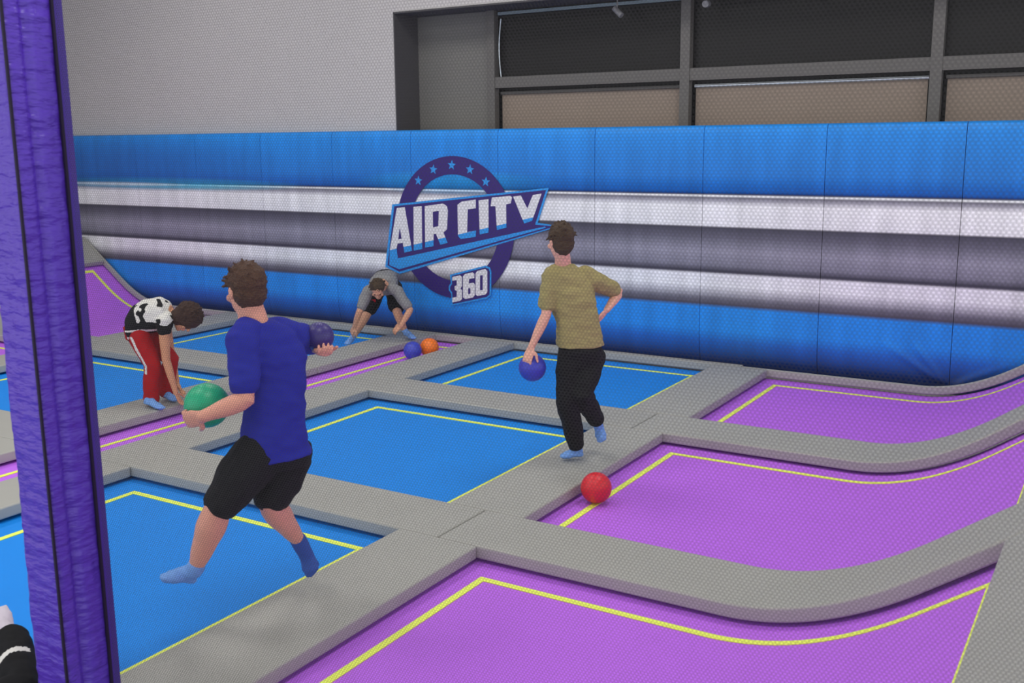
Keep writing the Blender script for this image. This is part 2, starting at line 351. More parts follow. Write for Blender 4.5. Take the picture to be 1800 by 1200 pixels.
        # steel frame rim under the pad, just outside the bed edge
PT=.105;PB=.022
gaps=.004
xpads=[(-11.05,-10.5,'LC'),(-7.92,-7.42,'CQ'),(-6.80,-6.27,'QB'),(-3.765,-3.19,'BP')]
xc={k:(a+b)/2 for a,b,k in xpads}
padn={'LC':'between left purple ramps and left blue beds','CQ':'just left of the narrow purple strip','QB':'just right of the narrow purple strip','BP':'between right blue beds and right purple ramps'}
rown={1:'nearest row',2:'middle row',3:'farthest row'}
for a,b,k in xpads:
    for rn,y0,y1 in ROWS:
        o=sheet('frame_pad',a,b,y0-.003+gaps,y1+.003-gaps,flat,PB,PT,M_pad,bevel=.014)
        setp(o,'long grey pad '+padn[k]+', '+rown[rn],'pad','grey frame pads running towards the wall')
# cross pads between the rows, split at the middle of each lengthwise pad
yrows=[(2.09,2.62,'along the near edge of the nearest row'),(4.82,5.36,'between the nearest and middle rows'),(7.61,8.17,'between the middle and farthest rows'),(10.35,10.455,'along the foot of the back wall')]
spans=[('L',XL0-.5,xc['LC'],profL,'the left purple ramps'),('C',xc['LC'],xc['CQ'],flat,'the left blue trampolines'),('Q',xc['CQ'],xc['QB'],flat,'the narrow purple strips'),('B',xc['QB'],xc['BP'],flat,'the right blue trampolines'),('P',xc['BP'],XP1+.5,profP,'the right purple ramps')]
for y0,y1,yl in yrows:
    ytop=y1
    for cn,x0,x1,pf,cl in spans:
        y1=ytop
        if cn=='Q' and 4<y0<9: continue
        if 4<y0<9: x1=-7.42 if cn=='C' else x1; x0=-6.80 if cn=='B' else x0
        if y1>10.4 and cn in 'LP': y1=10.393
        o=sheet('cross_pad',x0+gaps,x1-gaps,y0,y1,pf,PB,PT,M_pad,bevel=.014 if y1<10.4 else .01)
        setp(o,'grey pad '+yl+' at '+cl,'pad','grey cross pads between trampoline rows')
# top pads of the ramps and the upper deck behind them
for cn,xa,xb,pf,side in (('P',XP1,XP1+.5,profP,'right'),('L',XL0-.5,XL0,profL,'left')):
    for rn,y0,y1 in ROWS:
        o=sheet('ramp_top_pad',xa,xb,y0+gaps,y1-gaps,pf,PB,PT,M_pad,nx=9,bevel=.014)
        setp(o,'grey pad across the top of the %s purple ramp, %s'%(side,rown[rn]),'pad','grey pads along the tops of the ramps')
# near row bed and pads that carry the lying person
r=empty('trampoline',(-5,1,0),'blue trampoline in front of the nearest row, under the lying person','trampoline')
sheet('jump_bed',-6.37,-3.665,-.2,2.19,flat,-.012,0,M_bb,r)
# ================================================================ purple padded post
M_post=mat('purple_padding_vinyl',(82,50,172),.42,1.0,7,spec=.45,var=.05,stretch=(1.2,1.2,4.0),rot=(-.75,.75,0))
M_seam=mat('black_seam',(22,8,40),.7); M_flap=mat('dark_purple_flap',(66,42,140),.6)
px_,py_=-3.51,2.35;hw=.101
post=empty('padded_post',(px_,py_,0),'tall wrinkled purple padded post at the left of the netting','post')
def prism(name,pts,z0,z1,m,nz=120,disp=0,parent=post):
    n=len(pts);vv=[];ff=[]
    for i in range(nz+1):
        z=z0+(z1-z0)*i/nz
        for k,(x,y) in enumerate(pts):
            c=Vector((x,y));cc=Vector((px_,py_));d=(c-cc).normalized()
            s=(k/n)
            wv=0
            if disp:
                ang=math.atan2(y-py_,x-px_)
                # chevron creases
                q=noise.noise(Vector((ang*1.6,z*2.2,3.)))*.6+.5*noise.noise(Vector((ang*3.5,z*9+ang*5,1.)))
                q+=.5*noise.noise(Vector((ang*6,z*20+ang*9,7.)))
                q+=.35*noise.noise(Vector((ang*9,z*38-ang*12,2.)))
                wv=disp*q
            vv.append((x+d.x*wv,y+d.y*wv,z))
    for i in range(nz):
        for k in range(n): ff.append((i*n+k,i*n+(k+1)%n,(i+1)*n+(k+1)%n,(i+1)*n+k))
    ff.append(tuple(range(n))[::-1]); ff.append(tuple(nz*n+k for k in range(n)))
    return mesh(name,vv,ff,m,parent,True)
def square(h,r,n=10,groove=False):
    pts=[]
    cs=[(1,-1,-90),(1,1,0),(-1,1,90),(-1,-1,180)]
    for sx_,sy_,a0 in cs:
        for i in range(5):
            a=math.radians(a0+90*i/4); pts.append((px_+sx_*(h-r)+r*math.cos(a),py_+sy_*(h-r)+r*math.sin(a)))
        # side subdivision
        a=math.radians(a0+90); x=px_+sx_*(h-r)+r*math.cos(a); y=py_+sy_*(h-r)+r*math.sin(a)
        nxs={(1,-1):(1,1),(1,1):(-1,1),(-1,1):(-1,-1),(-1,-1):(1,-1)}[(sx_,sy_)]
        a2=math.radians(a0+90); x2=px_+nxs[0]*(h-r)+r*math.cos(a2); y2=py_+nxs[1]*(h-r)+r*math.sin(a2)
        for i in range(1,14):
            q=i/14; g=0
            if groove and (sx_,sy_)==(1,-1): g=-.022*math.exp(-((q-.40)/.10)**2)
            pts.append((x+(x2-x)*q+g*math.cos(a2),y+(y2-y)*q+g*math.sin(a2)))
    return pts
prism('padding_sleeve',square(hw,.02,groove=True),.105,6.3,M_post,nz=620,disp=.0075)
# seam along the near corner, seam before the rear flap, rear flap
def strip(name,x,y,w,d,m): box(name,(x-w/2,x+w/2,y-d/2,y+d/2,.105,6.3),m,post)
strip('seam',px_+hw+.001,py_-hw-.001,.009,.009,M_seam)
strip('seam',px_+hw+.008,py_+hw-.012,.010,.010,M_seam)
strip('rear_flap',px_+hw-.018,py_+hw+.014,.05,.034,M_flap)
strip('steel_core',px_,py_,.1,.1,M_black)
# ================================================================ netting
def netting():
    p=.0115;dz=.0082;x0=-3.425;x1=.12;z0=.115;z1=3.12;y=2.455;r=NETR
    nx=int((x1-x0)/p);nz=int((z1-z0)/dz)
    zig=dz/3*.95
    # zigzag rows: vertices at half pitch, alternating up and down
    J=np.arange(2*nx+1);I=np.arange(nz)
    X=x0+J*p/2
    V=[];F=[]
    XX,II=np.meshgrid(X,I); JJ=np.broadcast_to(J,XX.shape)
    up=((JJ+II)%2)*2-1
    ZZ=z0+II*dz+up*zig/2
    # gentle sag
    YY=y+.012*np.sin(XX*1.7)*np.sin((ZZ-z0)*1.05)
    base=np.stack([XX,YY,ZZ],-1)
    offs=np.array([[0,-r,0],[0,r*.6,r*.87],[0,r*.6,-r*.87]])
    v1=(base[:,:,None,:]+offs).reshape(-1,3)
    nj=2*nx+1
    a=(II[:,:-1]*nj+JJ[:,:-1])*3
    fs=[]
    for k in range(3):
        k2=(k+1)%3
        fs.append(np.stack([a+k,a+3+k,a+3+k2,a+k2],-1).reshape(-1,4))
    n1=len(v1)
    # vertical links from up peaks of row i to down valleys of row i+1 (same j)
    m=(up[:-1]==1)
    A=base[:-1][m];B=base[1:][m]
    o2=np.array([[0,-r,0],[r*.87,r*.6,0],[-r*.87,r*.6,0]])
    v2=np.concatenate([(A[:,None,:]+o2),(B[:,None,:]+o2)],1).reshape(-1,3)
    b=(np.arange(len(A))*6+n1)
    for k in range(3):
        k2=(k+1)%3
        fs.append(np.stack([b+k,b+k2,b+3+k2,b+3+k],-1))
    V=np.concatenate([v1,v2]).astype(np.float32);F=np.concatenate(fs).astype(np.int32)
    me=bpy.data.meshes.new('safety_netting')
    me.vertices.add(len(V));me.vertices.foreach_set('co',V.ravel())
    me.loops.add(F.size);me.loops.foreach_set('vertex_index',F.ravel())
    me.polygons.add(len(F));me.polygons.foreach_set('loop_start',np.arange(0,F.size,4,dtype=np.int32));me.polygons.foreach_set('loop_total',np.full(len(F),4,dtype=np.int32))
    me.update(calc_edges=True);me.materials.append(M_net)
    o=bpy.data.objects.new('safety_netting',me);COL.objects.link(o)
    setp(o,'fine dark grey hexagonal safety netting hanging right of the purple post','net',kind='stuff')
NETR=.00068
M_net=mat('dark_grey_net_cord',(50,49,51),.8)
netting()
# ================================================================ balls
def ball(loc,r,rgb,label,group='dodgeballs'):
    m=mat('rubber_'+str(rgb[0])+'_'+str(rgb[2]),rgb,.42,.08,60,spec=.5)
    bm=bmesh.new(); bmesh.ops.create_uvsphere(bm,u_segments=40,v_segments=24,radius=r)
    me=bpy.data.meshes.new('ball'); bm.to_mesh(me); bm.free(); me.materials.append(m)
    for p in me.polygons:p.use_smooth=True
    o=bpy.data.objects.new('ball',me); COL.objects.link(o); o.location=loc
    setp(o,label,'ball',group)
# ================================================================ body building kit
def V3(a):return Vector(a)
class B:
    def __init__(s): s.v=[];s.f=[]
    def rings(s,R):           # R: list of lists of points (closed), capped
        n=len(R[0]);b=len(s.v)
        for r in R:s.v+=[tuple(p) for p in r]
        for i in range(len(R)-1):
            for k in range(n): s.f.append((b+i*n+k,b+i*n+(k+1)%n,b+(i+1)*n+(k+1)%n,b+(i+1)*n+k))
        s.f.append(tuple(b+k for k in range(n))[::-1]); s.f.append(tuple(b+(len(R)-1)*n+k for k in range(n)))
    def limb(s,pts,rad,ref=None,flat=1.,n=16,cap=True,sub=3):
        P=[V3(p) for p in pts]; rr=list(rad)
        # smooth interpolation
        Q=[];QR=[]
        for i in range(len(P)-1):
            for k in range(sub):
                t=k/sub; 
                p0=P[max(i-1,0)];p1=P[i];p2=P[i+1];p3=P[min(i+2,len(P)-1)]
                c=.5*((2*p1)+(-p0+p2)*t*.6+(2*p0*.6-5*p1+4*p2-p3*.6-p0*.0-.0*p1)*0) if False else p1.lerp(p2,t)
                Q.append(c); tt=t*t*(3-2*t); QR.append(rr[i]*(1-tt)+rr[i+1]*tt)
        Q.append(P[-1]);QR.append(rr[-1])
        R=[];N=len(Q)
        T=[(Q[min(i+1,N-1)]-Q[max(i-1,0)]).normalized() for i in range(N)]
        rf=V3(ref) if ref else T[0].orthogonal()
        def ring(c,t,r):
            a=(rf-t*rf.dot(t)); a=a.normalized() if a.length>1e-4 else t.orthogonal().normalized(); b=t.cross(a)
            return [c+a*r*math.cos(2*math.pi*k/n)+b*r*flat*math.sin(2*math.pi*k/n) for k in range(n)]
        if cap:
            for q,sc_ in ((.95,.3),(.75,.65),(.4,.92)): R.append(ring(Q[0]-T[0]*QR[0]*q*min(1,flat+.3),T[0],QR[0]*sc_))
        for i in range(N):R.append(ring(Q[i],T[i],QR[i]))
        if cap:
            for q,sc_ in ((.4,.92),(.75,.65),(.95,.3)): R.append(ring(Q[-1]+T[-1]*QR[-1]*q*min(1,flat+.3),T[-1],QR[-1]*sc_))
        s.rings(R)
    def loft(s,rs,n=28):       # rs: (center, right vec, half width, fwd vec, half depth)
        R=[]
        for c,a,w_,b,d in rs:
            c=V3(c);a=V3(a).normalized();b=V3(b).normalized()
            ring=[]
            for k in range(n):
                t=2*math.pi*k/n; ct,st=math.cos(t),math.sin(t)
                e=.85; ring.append(c+a*w_*math.copysign(abs(ct)**e,ct)+b*d*math.copysign(abs(st)**e,st))
            R.append(ring)
        s.rings(R)
    def ell(s,c,axes,n=14,m_=9):
        c=V3(c);A=[V3(a) for a in axes];R=[]
        for i in range(m_):
            ph=-math.pi/2+math.pi*(i+.5)/m_
            R.append([c+A[2]*math.sin(ph)+(A[0]*math.cos(2*math.pi*k/n)+A[1]*math.sin(2*math.pi*k/n))*math.cos(ph) for k in range(n)])
        s.rings(R)
def build(b,name,m,parent,voxel=.006,smooth=4,wr=0,wf=10,wst=(1,1,1),mats=None,pick=None):
    me=bpy.data.meshes.new('tmp'); me.from_pydata(b.v,[],b.f); me.update()
    bm=bmesh.new(); bm.from_mesh(me); bmesh.ops.recalc_face_normals(bm,faces=bm.faces[:]); bm.to_mesh(me); bm.free()
    o=bpy.data.objects.new('tmp',me); COL.objects.link(o)
    r=o.modifiers.new('r','REMESH'); r.mode='VOXEL'; r.voxel_size=voxel
    if smooth:
        q=o.modifiers.new('s','SMOOTH'); q.factor=.5; q.iterations=smooth
    dg=bpy.context.evaluated_depsgraph_get(); ev=o.evaluated_get(dg); out=bpy.data.meshes.new_from_object(ev)
    bpy.data.objects.remove(o)
    N=len(out.vertices); co=np.empty(N*3,np.float32); out.vertices.foreach_get('co',co); co=co.reshape(-1,3)
    if wr:
        nn=np.empty(N*3,np.float32); out.vertices.foreach_get('normal',nn); nn=nn.reshape(-1,3)
        d=np.array([noise.noise(Vector((c[0]*wf*wst[0],c[1]*wf*wst[1],c[2]*wf*wst[2]))) +.5*noise.noise(Vector((c[0]*wf*2.3*wst[0]+9,c[1]*wf*2.3*wst[1],c[2]*wf*2.3*wst[2]))) for c in co.astype(float)])
        co=co+nn*(d*wr)[:,None].astype(np.float32)
    off=np.array(parent_world(parent),dtype=np.float32)
    out.vertices.foreach_set('co',(co-off).astype(np.float32).ravel()); out.materials.clear()
    for x in (mats or [m]): out.materials.append(x)
    for p in out.polygons:p.use_smooth=True
    out.name=name; out.update()
    if pick:
        for p in out.polygons: p.material_index=pick(p.center+Vector(off))
    o=bpy.data.objects.new(name,out); COL.objects.link(o); o.parent=parent; return o
def head(b,c,f,u,s=1.):
    c=V3(c);f=V3(f).normalized();u=V3(u);u=(u-f*u.dot(f)).normalized();r=f.cross(u).normalized()
    b.ell(c+u*.025*s-f*.008*s,(r*.077*s,f*.097*s,u*.098*s),20,14)
    b.ell(c-u*.045*s+f*.028*s,(r*.058*s,f*.062*s,u*.075*s),16,12)
    b.ell(c-u*.098*s+f*.055*s,(r*.03*s,f*.028*s,u*.022*s))            # chin
    b.limb([c+f*.085*s+u*.02*s,c+f*.108*s-u*.022*s],[.009*s,.015*s])       # nose
    b.limb([c+f*.086*s+u*.028*s-r*.035*s,c+f*.092*s+u*.03*s,c+f*.086*s+u*.028*s+r*.035*s],[.009*s]*3)  # brow
    for d in (.052,.066): b.limb([c+f*.084*s-u*d*s-r*.02*s,c+f*.09*s-u*d*s,c+f*.084*s-u*d*s+r*.02*s],[.006*s,.008*s,.006*s]) # lips
    for q in (-1,1):
        b.ell(c+r*q*.079*s-u*.005*s-f*.005*s,(r*.011*s,f*.019*s,u*.032*s)); b.ell(c+r*q*.05*s-u*.03*s+f*.06*s,(r*.02*s,f*.02*s,u*.02*s))
    return c,f,u,r
def eyes(c,f,u,r,parent,s=1.):
    for q in (-1,1):
        bm=bmesh.new(); bmesh.ops.create_uvsphere(bm,u_segments=16,v_segments=10,radius=.012*s)
        me=bpy.data.meshes.new('eye'); bm.to_mesh(me); bm.free(); me.materials.append(M_eye)
        o=bpy.data.objects.new('eye',me); COL.objects.link(o); o.parent=parent; o.location=c+f*.079*s+r*q*.031*s+u*.008*s-parent_world(parent)
def hair(c,f,u,r,parent,m,s=1.,puff=1.,back=1.,seed=1,n=60):
    rnd=random.Random(seed); b=B()
    b.ell(c+u*.042*s-f*.02*s,(r*.086*s*puff,f*.098*s*puff,u*.092*s*puff),22,14)
    b.ell(c-u*.01*s-f*.035*s,(r*.08*s*puff,f*.07*s*puff,u*.085*s*back),20,12)
    for i in range(n):
        a=rnd.uniform(0,2*math.pi);ph=rnd.uniform(-.1,1.4)
        d=(r*math.cos(a)*math.cos(ph)+f*math.sin(a)*math.cos(ph)*1.0+u*math.sin(ph))
        if d.dot(f)>.55 and d.dot(u)<.55: continue
        p=c+u*.035*s-f*.018*s+Vector(d)*.088*s*puff
        t=(d+Vector((rnd.uniform(-.8,.8),rnd.uniform(-.8,.8),rnd.uniform(-.9,.5)))).normalized()
        b.limb([p-t*.02,p+t*.022*s],[.016*s,.006*s],n=8)
    return build(b,'hair',m,parent,.005,2,.006,45)
def hand(b,w,d,n,sd=1,curl=.5,s=1.,spread=.10,fl=1.):
    """w wrist, d direction of the fingers, n palm normal, sd thumb side"""
    w=V3(w);d=V3(d).normalized();n=V3(n);n=(n-d*n.dot(d)).normalized();a=d.cross(n).normalized()*sd
    b.limb([w-d*.02,w+d*.02,w+d*.06*s,w+d*.088*s],[.026*s,.034*s,.042*s,.038*s],ref=a,flat=.38)
    for k,(o,l) in enumerate(((.031,.070),(.0105,.080),(-.0105,.074),(-.031,.058))):
        p=w+d*.085*s+a*o*s; dd=(d+a*o*spread*28*.35).normalized(); l=l*s*fl; pts=[p-dd*.02]; ang=0
        pts.append(p)
        for ph,(fr,cu) in enumerate(((.45,.55),(.32,1.),(.23,.8))):
            ang+=curl*cu*(1+.08*k); t=dd*math.cos(ang)+n*math.sin(ang); p=p+t*l*fr; pts.append(p)
        b.limb(pts,[.0095*s,.0098*s,.009*s,.0082*s,.0068*s],n=10,sub=2)
    p=w+d*.025*s+a*.03*s; t1=(a*.8+d*.55+n*.3).normalized(); t2=(d*.85+a*.3+n*.45*(.5+curl)).normalized()
    b.limb([p-a*.015,p+t1*.03*s,p+t1*.03*s+t2*.03*s,p+t1*.03*s+t2*.055*s],[.014*s,.012*s,.0105*s,.008*s],n=10,sub=2)
def foot(name,an,heel,toe,m,parent,s=1.,sole=(0,0,-1),cuff=.09,shank=None):
    an=V3(an);heel=V3(heel);toe=V3(toe);t=(toe-heel).normalized(); up=-V3(sole);up=(up-t*up.dot(t)).normalized(); a=t.cross(up)
    b=B(); sd=V3(shank)-an if shank is not None else up; sd=sd.normalized()
    L=(toe-heel).length
    b.limb([an+sd*cuff,an+sd*.02,heel+t*.03*s+up*.03*s],[.040*s,.041*s,.036*s])
    b.limb([heel+t*.02*s+up*.012*s,heel+t*L*.35+up*.016*s,heel+t*L*.7+up*.008*s,toe-t*.03*s+up*.002*s],[.034*s,.038*s,.046*s,.036*s],ref=a,flat=.66)
    b.limb([an,heel+t*L*.4+up*.03*s,heel+t*L*.65+up*.012*s],[.036*s,.034*s,.03*s])
    for k in range(5): # toes inside the sock
        b.limb([toe-t*.05*s+a*(k-2)*.014*s,toe+t*(.004-.006*abs(k-1.2))*s+a*(k-2)*.014*s],[.012*s,.010*s],n=8)
    return build(b,name,m,parent,.005,3,.0015,60)
# ---- materials of people
def skin(n,rgb): 
    return mat(n,rgb,.5,.05,80,spec=.4,var=.06)
M_skinA=skin('skin_fair',(226,160,136)); M_skinB=skin('skin_light',(226,168,146)); M_skinC=skin('skin_tan',(214,160,128)); M_skinD=skin('skin_warm',(208,150,112))
M_eye=mat('dark_eye',(24,16,12),.2)
def hairm(n,rgb): return mat(n,rgb,.6,.8,120,spec=.3,var=.25,vscale=30)
M_hA=hairm('brown_hair',(84,56,40)); M_hB=hairm('dark_brown_hair',(74,56,40)); M_hC=hairm('short_brown_hair',(78,62,44)); M_hD=hairm('wavy_dark_hair',(66,44,34))
def cloth(n,rgb,var=.06): return mat(n,rgb,.8,.25,300,spec=.2,var=var,vscale=9)
M_blue=cloth('royal_blue_cotton',(36,42,152)); M_blk=cloth('black_cotton',(22,22,24)); M_olive=cloth('olive_cotton',(158,146,98)); M_greyc=cloth('grey_marl_cotton',(142,142,142))
M_red=cloth('red_tracksuit',(170,24,28)); M_white=cloth('white_print',(225,222,215)); M_sockb=cloth('light_blue_sock',(120,165,228)); M_sockd=cloth('dark_blue_sock',(56,88,165)); M_sockp=cloth('pale_sock',(205,195,205)); M_crimson=cloth('crimson_logo',(190,20,40))
J={}
J['A']=dict(head=(-3.672,3.558,1.759),crown=(-3.656,3.568,1.863),neck=(-3.644,3.575,1.613),shL=(-3.594,3.442,1.539),shR=(-3.573,3.782,1.501),elL=(-3.524,3.367,1.272),wrL=(-3.65,3.22,1.21),hL=(-3.708,3.209,1.191),ballL=(-3.77,3.358,1.218),elR=(-3.622,3.963,1.442),wrR=(-3.505,3.871,1.431),hR=(-3.432,3.821,1.423),ballR=(-3.514,3.889,1.489),chest=(-3.594,3.629,1.416),waist=(-3.581,3.614,1.161),pel=(-3.59,3.608,0.971),hipL=(-3.605,3.505,0.953),hipR=(-3.588,3.703,0.902),knL=(-3.675,3.299,0.732),anL=(-3.806,3.243,0.404),heelL=(-3.846,3.265,0.33),toeL=(-3.904,3.124,0.395),knR=(-3.608,3.574,0.684),anR=(-3.678,3.847,0.37),heelR=(-3.683,3.88,0.306),toeR=(-3.59,3.842,0.21))
J['B']=dict(head=(-3.518,6.449,1.757),crown=(-3.511,6.453,1.853),neck=(-3.539,6.53,1.597),shL=(-3.601,6.457,1.49),shR=(-3.375,6.7,1.459),elL=(-3.605,6.396,1.229),wrL=(-3.677,6.305,0.999),hL=(-3.688,6.275,0.928),ballL=(-3.691,6.344,0.839),elR=(-3.287,6.941,1.342),wrR=(-3.31,6.787,1.233),hR=(-3.336,6.747,1.186),chest=(-3.498,6.578,1.37),waist=(-3.455,6.604,1.138),pel=(-3.44,6.614,0.96),hipL=(-3.487,6.55,0.898),hipR=(-3.382,6.684,0.884),knL=(-3.474,6.476,0.585),anL=(-3.463,6.6,0.213),heelL=(-3.436,6.64,0.135),toeL=(-3.552,6.522,0.144),knR=(-3.367,6.494,0.658),anR=(-3.409,6.82,0.37),heelR=(-3.408,6.867,0.341),toeR=(-3.353,6.807,0.215))
J['C']=dict(head=(-7.646,9.513,0.76),crown=(-7.609,9.442,0.905),neck=(-7.687,9.652,0.794),shL=(-7.847,9.578,0.711),shR=(-7.55,9.759,0.708),elL=(-7.903,9.473,0.48),wrL=(-8.007,9.492,0.281),hL=(-8.059,9.496,0.192),elR=(-7.385,9.789,0.488),wrR=(-7.446,9.682,0.313),hR=(-7.548,9.643,0.227),chest=(-7.757,9.762,0.777),waist=(-7.863,9.931,0.792),pel=(-7.951,10.053,0.786),hipL=(-8.038,10.0,0.687),hipR=(-7.869,10.103,0.686),knL=(-8.034,9.768,0.392),anL=(-8.193,9.672,0.101),heelL=(-8.187,9.652,0.055),toeL=(-8.129,9.476,0.062),knR=(-7.624,9.842,0.441),anR=(-7.566,9.913,0.196),heelR=(-7.567,9.913,0.154),toeR=(-7.376,9.841,0.141))
J['D']=dict(head=(-7.365,6.376,0.897),crown=(-7.264,6.414,0.921),neck=(-7.48,6.329,0.953),shL=(-7.662,6.382,0.894),shR=(-7.442,6.188,0.893),elR=(-7.458,6.202,0.538),wrR=(-7.401,6.237,0.229),hR=(-7.383,6.271,0.128),elL=(-7.645,6.416,0.545),wrL=(-7.644,6.464,0.262),hL=(-7.617,6.48,0.163),chest=(-7.573,6.273,0.948),waist=(-7.691,6.201,0.913),pel=(-7.765,6.155,0.856),hipL=(-7.792,6.233,0.767),hipR=(-7.689,6.109,0.754),knR=(-7.583,6.149,0.493),anR=(-7.613,6.131,0.162),heelR=(-7.626,6.076,0.141),toeR=(-7.39,6.068,0.124),knL=(-7.601,6.373,0.492),anL=(-7.656,6.339,0.177),heelL=(-7.685,6.322,0.155),toeL=(-7.486,6.302,0.135))
J['E']=dict(toe=(-4.332,2.552,0.254),heel=(-4.235,2.518,0.21),an=(-4.218,2.528,0.204),kn=(-4.07,2.56,0.02),hip=(-3.749,2.58,-0.214))

A_=Vector
def L(p,q,t): return Vector(p).lerp(Vector(q),t)
# ---------------------------------------------------------------- person in the blue shirt, leaping left with two balls
def personA():
    j={k:Vector(v) for k,v in J['A'].items()}
    P=empty('person',(-3.75,3.5,.0),'person in blue t-shirt and black shorts leaping with a green ball, seen from behind','person')
    f=Vector((-.9,.43,0)).normalized(); r=Vector((.43,.9,0)).normalized(); up=Vector((0,0,1))
    hf=Vector((-.98,.25,-.12))
    b=B(); h=head(b,j['head'],hf,(0.0,0,1),1.04)
    b.limb([j['head']-up*.05-hf.normalized()*.02,j['neck']-up*.03],[.062,.072])
    tor=[(j['pel'],.14,.11),(j['waist'],.12,.10),(j['chest'],.15,.11),(L(j['chest'],j['neck'],.6),.13,.07),(j['neck'],.05,.05)]
    b.loft([(c,r,w_,f,d) for c,w_,d in tor])
    b.limb([j['shL'],L(j['shL'],j['elL'],.5),j['elL'],L(j['elL'],j['wrL'],.35),j['wrL']],[.062,.055,.047,.046,.030])
    b.limb([j['shR'],L(j['shR'],j['elR'],.5),j['elR'],L(j['elR'],j['wrR'],.35),j['wrR']],[.062,.054,.046,.045,.030])
    bl=j['ballL']; hd=(j['hL']-j['wrL'])
    hand(b,j['wrL'],(j['hL']-j['wrL']).normalized()+(bl-j['wrL']).normalized()*.15,(bl-j['wrL']),1,.55,1.08)
    br=j['ballR']
    hand(b,j['wrR'],(j['hR']-j['wrR']).normalized(),(br-j['wrR']),-1,.8,1.0)
    b.limb([j['hipL'],L(j['hipL'],j['knL'],.5),j['knL'],L(j['knL'],j['anL'],.28),L(j['knL'],j['anL'],.6),j['anL']],[.105,.09,.066,.074,.058,.034])
    b.limb([j['hipR'],L(j['hipR'],j['knR'],.5),j['knR'],L(j['knR'],j['anR'],.28),L(j['knR'],j['anR'],.6),j['anR']],[.105,.09,.064,.070,.054,.034])
    build(b,'body',M_skinA,P,.005,3)
    eyes(*h,P,1.04); hair(*h,P,M_hA,1.04,1.02,.95,1,34)
    s=B()
    hem=L(j['pel'],j['waist'],-.22)
    s.loft([(c,r,w_,f,d) for c,w_,d in [(hem,.185,.165),(j['pel'],.172,.15),(j['waist'],.148,.132),(j['chest'],.172,.142),(L(j['chest'],j['neck'],.62),.17,.12),(L(j['chest'],j['neck'],.95),.085,.085)]])
    eL=L(j['shL'],j['elL'],.72);eR=L(j['shR'],j['elR'],.95)
    s.limb([L(j['shL'],j['neck'],.45),j['shL'],eL],[.07,.080,.074]); s.limb([L(j['shR'],j['neck'],.45),j['shR'],eR],[.07,.078,.066])
    build(s,'t_shirt',M_blue,P,.008,4,.013,7,(1,1,1.6))
    q=B(); q.loft([(c,r,w_,f,d) for c,w_,d in [(L(j['pel'],j['waist'],.2),.145,.12),(j['pel'],.160,.135),(L(j['hipL'],j['hipR'],.5)-up*.05,.175,.14)]])
    q.limb([j['hipL'],L(j['hipL'],j['knL'],.5),L(j['hipL'],j['knL'],.86)],[.125,.12,.098]); q.limb([j['hipR'],L(j['hipR'],j['knR'],.5),L(j['hipR'],j['knR'],.80)],[.125,.12,.098])
    build(q,'shorts',M_blk,P,.008,4,.010,8)
    foot('sock',j['anL'],j['heelL'],j['toeL'],M_sockb,P,1.08,shank=j['knL'],cuff=.03)
    foot('sock',j['anR'],j['heelR'],j['toeR'],M_sockd,P,1.08,sole=(.5,-.7,.2),shank=j['knR'],cuff=.03)
    ball(bl,.108,(18,172,122),'green ball in the left hand of the leaping person in blue')
    ball(br,.075,(50,36,115),'small dark purple ball in the outstretched right hand of the person in blue')
personA()
